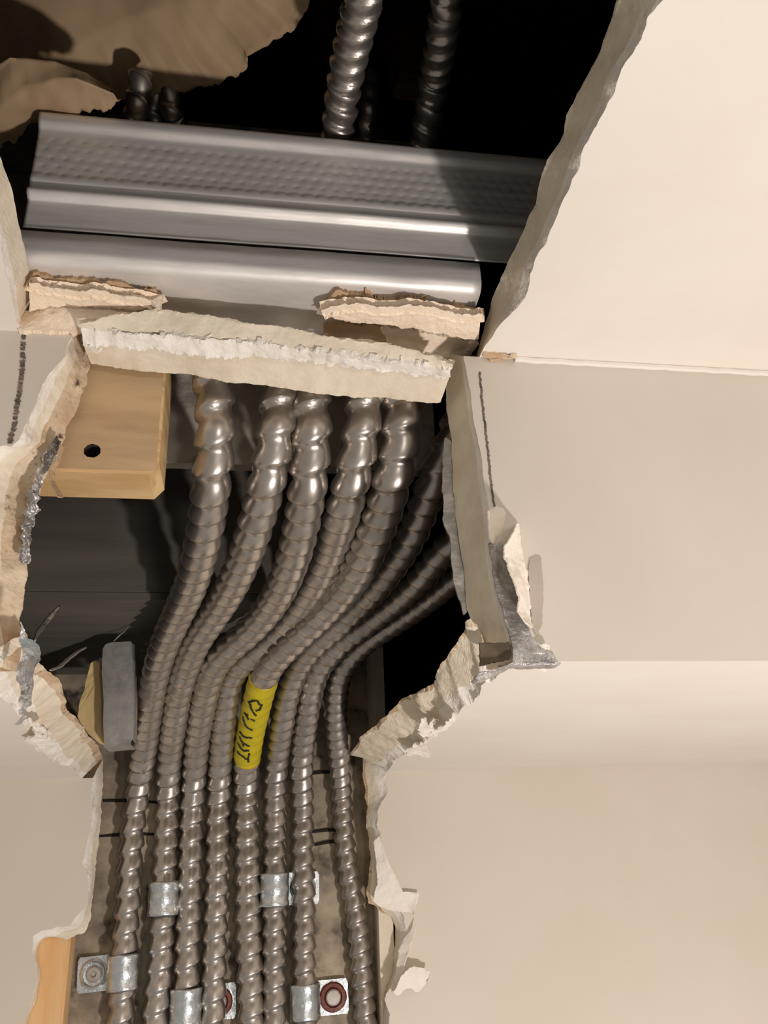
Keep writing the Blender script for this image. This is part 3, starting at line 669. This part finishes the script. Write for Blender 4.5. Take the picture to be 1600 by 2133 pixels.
tag(k, 'crumpled shiny metal edge along the broken board at the left', 'metal scrap')
k = scrap('torn_paper_edge', [([(128,925),(118,955),(105,978),(103,1000),(112,1020),(122,1034)], ('Y', YS+.012)), ([(136,930),(126,962),(114,985),(114,1003),(124,1022),(133,1034)], ('Y', YS+.018))], 80, [4], .001, 80, 76, [M_kraft], lambda f: 0, jag=2, back=.0008)
tag(k, 'curled brown paper strip hanging in front of the timber block', 'paper')
# steel stud edge at right side of recess
k = mpatch('stud_edge', [(927,910),(941,920),(943,980),(950,1080),(960,1145),(968,1200),(974,1272),(966,1280),(956,1245),(946,1210),(940,1160),(938,1122),(924,1092),(922,1040),(921,965)], YS+TF+.001, .0015, .0008, 79, M_galv2, cuts=1)
tag(k, 'bluish steel stud edge showing along the right side of the recess', 'metal stud')

k = mpatch('notch_shade_patch', [(998,1338),(1030,1340),(1062,1336),(1066,1360),(1062,1374),(1030,1380),(1000,1386)], YS-.0002, .002, .0006, 78, M_dark2, cuts=1); k.parent = soffit_r  # dark brown patch in place of the shaded notch above the corner
# paper flaps at the right
fl_ = empty('paper_flap', at(1080, 1180, Y=YS)); tag(fl_, 'white torn wall paper flaps curling above the exposed corner bead', 'paper')
k = scrap('curled_tip', [([(1018,1060),(1034,1054),(1048,1058),(1055,1070),(1050,1092),(1042,1115),(1030,1130)], ('Y', YS-.001)), ([(1018,1064),(1018,1085),(1018,1100),(1020,1118),(1024,1128),(1028,1131)], ('Y', YS-.011))], 60, [10], .0006, 60, 81, [M_paper], lambda f: 0, jag=1, back=.0008); reparent(k, fl_)
k = scrap('raised_flap', [([(1079,1091),(1060,1125),(1052,1138),(1050,1158),(1058,1172),(1066,1200),(1072,1216),(1083,1246),(1079,1270),(1092,1292),(1108,1306)], ('Y', YS-.020)),
      ([(1081,1090),(1085,1125),(1092,1160),(1100,1200),(1104,1250),(1108,1306)], ('Y', YS-.001))], 120, [12], .0012, 60, 83, [M_paper], lambda f: 0, jag=3, back=.0008); reparent(k, fl_)
k = mpatch('peeled_area', [(1104,1165),(1118,1158),(1128,1160),(1130,1200),(1134,1230),(1131,1260),(1130,1300),(1118,1325),(1109,1310),(1104,1250),(1101,1190)], YS-.0008, .0006, 0, 85, M_greyp, cuts=0); reparent(k, fl_)
# paper flaps on the wall right of the conduits
wf = empty('paper_flap', at(840, 1880, Y=0)); tag(wf, 'pink white torn paper flap with pointed corner on the right wall, upper one', 'paper')
k = scrap('flap', [([(790,1742),(800,1770),(812,1802),(826,1830),(840,1858),(873,1860),(868,1880),(862,1904)], ('Y', -.006)), ([(778,1756),(784,1800),(786,1840),(776,1876),(792,1890),(820,1898),(850,1900),(862,1906)], ('Y', -.001))], 90, [12], .0012, 50, 87, [M_paper], lambda f: 0, jag=2, back=.0008); reparent(k, wf)
k = scrap('flap_fold', [([(868,1922),(864,1942),(858,1965),(845,2000),(832,2040),(820,2062)], ('Y', -.008)), ([(838,1960),(832,1975),(828,2000),(825,2030),(822,2050),(816,2066)], ('Y', -.001))], 70, [10], .0008, 50, 89, [M_paper], lambda f: 0, jag=2, back=.0008); reparent(k, wf)
wf = empty('paper_flap', at(870, 2030, Y=0)); tag(wf, 'ragged curled paper flap low on the right wall, lower one', 'paper')
k = scrap('flap', [([(820,2066),(832,2040),(845,2022),(862,2012),(884,2016),(896,2026),(890,2044)], ('Y', -.014)), ([(826,2074),(834,2072),(848,2060),(858,2058),(864,2068),(874,2066),(888,2046)], ('Y', -.010))], 70, [10], .0012, 50, 91, [M_paper], lambda f: 0, jag=3, back=.0008); reparent(k, wf)
# paper tufts along the soffit underside break
TF_ = [([(870,1512),(884,1498),(892,1515),(902,1500),(905,1532),(880,1538)], ('Z', ZS-.003)), ([(845,1562),(868,1550),(888,1542),(895,1580),(870,1572),(850,1575)], ('Z', ZS-.003)),
       ([(895,1528),(925,1508),(945,1490),(950,1502),(928,1520),(905,1536)], ('Z', ZS-.003)), ([(1122,1340),(1138,1338),(1144,1350),(1134,1352)], ('Y', YS-.003)), ([(1112,1386),(1136,1388),(1130,1396),(1118,1394)], ('Z', ZS-.002)),
       ([(52,1540),(78,1528),(100,1536),(120,1548),(100,1556),(84,1566),(70,1556)], ('Z', ZS-.004)), ([(60,1500),(82,1512),(100,1528),(80,1532),(66,1520)], ('Z', ZS-.006))]
for i, (q, pl) in enumerate(TF_):
    q = [Vector(a) for a in q]; out = [at(a[0], a[1], **{pl[0]: pl[1]}) for a in jit(res(q+[q[0]], 40)[:-1], 3, 95+i, .08)]
    o = plate('paper_tuft', out, .0012, (0, 0, 1) if pl[0] == 'Z' else (0, 1, 0), M_paper, rough=.0022, nsc=90, seed=i, cuts=2)
    where = ['on the right underside edge, lowest of three', 'at the right underside edge beside the conduits', 'on the right underside edge, highest of three', 'above the pointed end of the corner bead', 'just under the corner bead', 'at the left underside break, lower one', 'at the left underside break, upper one'][i]
    tag(o, 'small white tuft of torn paper '+where, 'paper scrap', 'torn paper tufts')

# ------------------------------------------------------------------ pencil cut lines and corner joints
def wallline(pts, pl, w, parent, name='pencil_line', m=M_line, gaps=.25, seed=0, N=160):
    bm = bmesh.new(); q = jit(res(pts, N), 2.2, seed, .15)
    P = [at(p[0], p[1], **{pl[0]: pl[1]}) for p in q]; ax = 1 if pl[0] == 'Y' else 2
    for i in range(N-1):
        if noise.noise(Vector((i*.35, seed, 0)))*.5+.5 < gaps: continue
        t = (P[i+1]-P[i]).normalized(); nrm = Vector((0, 1, 0)) if ax == 1 else Vector((0, 0, 1)); s = t.cross(nrm).normalized()*w*(1+.8*noise.noise(Vector((i*.5, seed+4, 0))))
        v = [bm.verts.new(p_) for p_ in (P[i]-s, P[i+1]-s, P[i+1]+s, P[i]+s)]; bm.faces.new(v)
    o = link(name, bm, m, parent, recalc=False); md = o.modifiers.new('t', 'SOLIDIFY'); md.thickness = .0003; md.offset = 0; return o
wallline([(1000,775),(1003,820),(1010,880),(1018,950),(1024,1010),(1030,1055)], ('Y', YS-.0003), .0006, soffit_r, seed=3, gaps=.12)
wallline([(50,690),(48,720),(46,780),(40,820),(34,860),(28,895),(20,925)], ('Y', YS-.0003), .0013, soffit_l, seed=6, gaps=.45)
# bright painted ridge along ceiling corner, right
a = at(1070, 746, Y=YS); b = at(1700, 784, Y=YS)
bm = bmesh.new(); P = [Vector((a.x+(b.x-a.x)*i/80, YS-.0015, ZC-.0012+.0008*noise.noise(Vector((i*.3, 0, 0))))) for i in range(81)]
tube(bm, P, .0022, 8); struct(link('trim_1', bm, M_paint), 'caulked ceiling corner')
# chipped spot at the corner
k = scrap('corner_chip', [([(1006,738),(1030,736),(1052,738),(1072,744)], ('Z', ZC-.001)), ([(1008,746),(1030,748),(1055,748),(1072,746)], ('Y', YS-.002))], 60, [6], .0014, 120, 99, [M_dirty], lambda f: 0, jag=2, back=.002)
tag(k, 'chipped crumbly spot at the ceiling corner beside the opening', 'plaster chip')
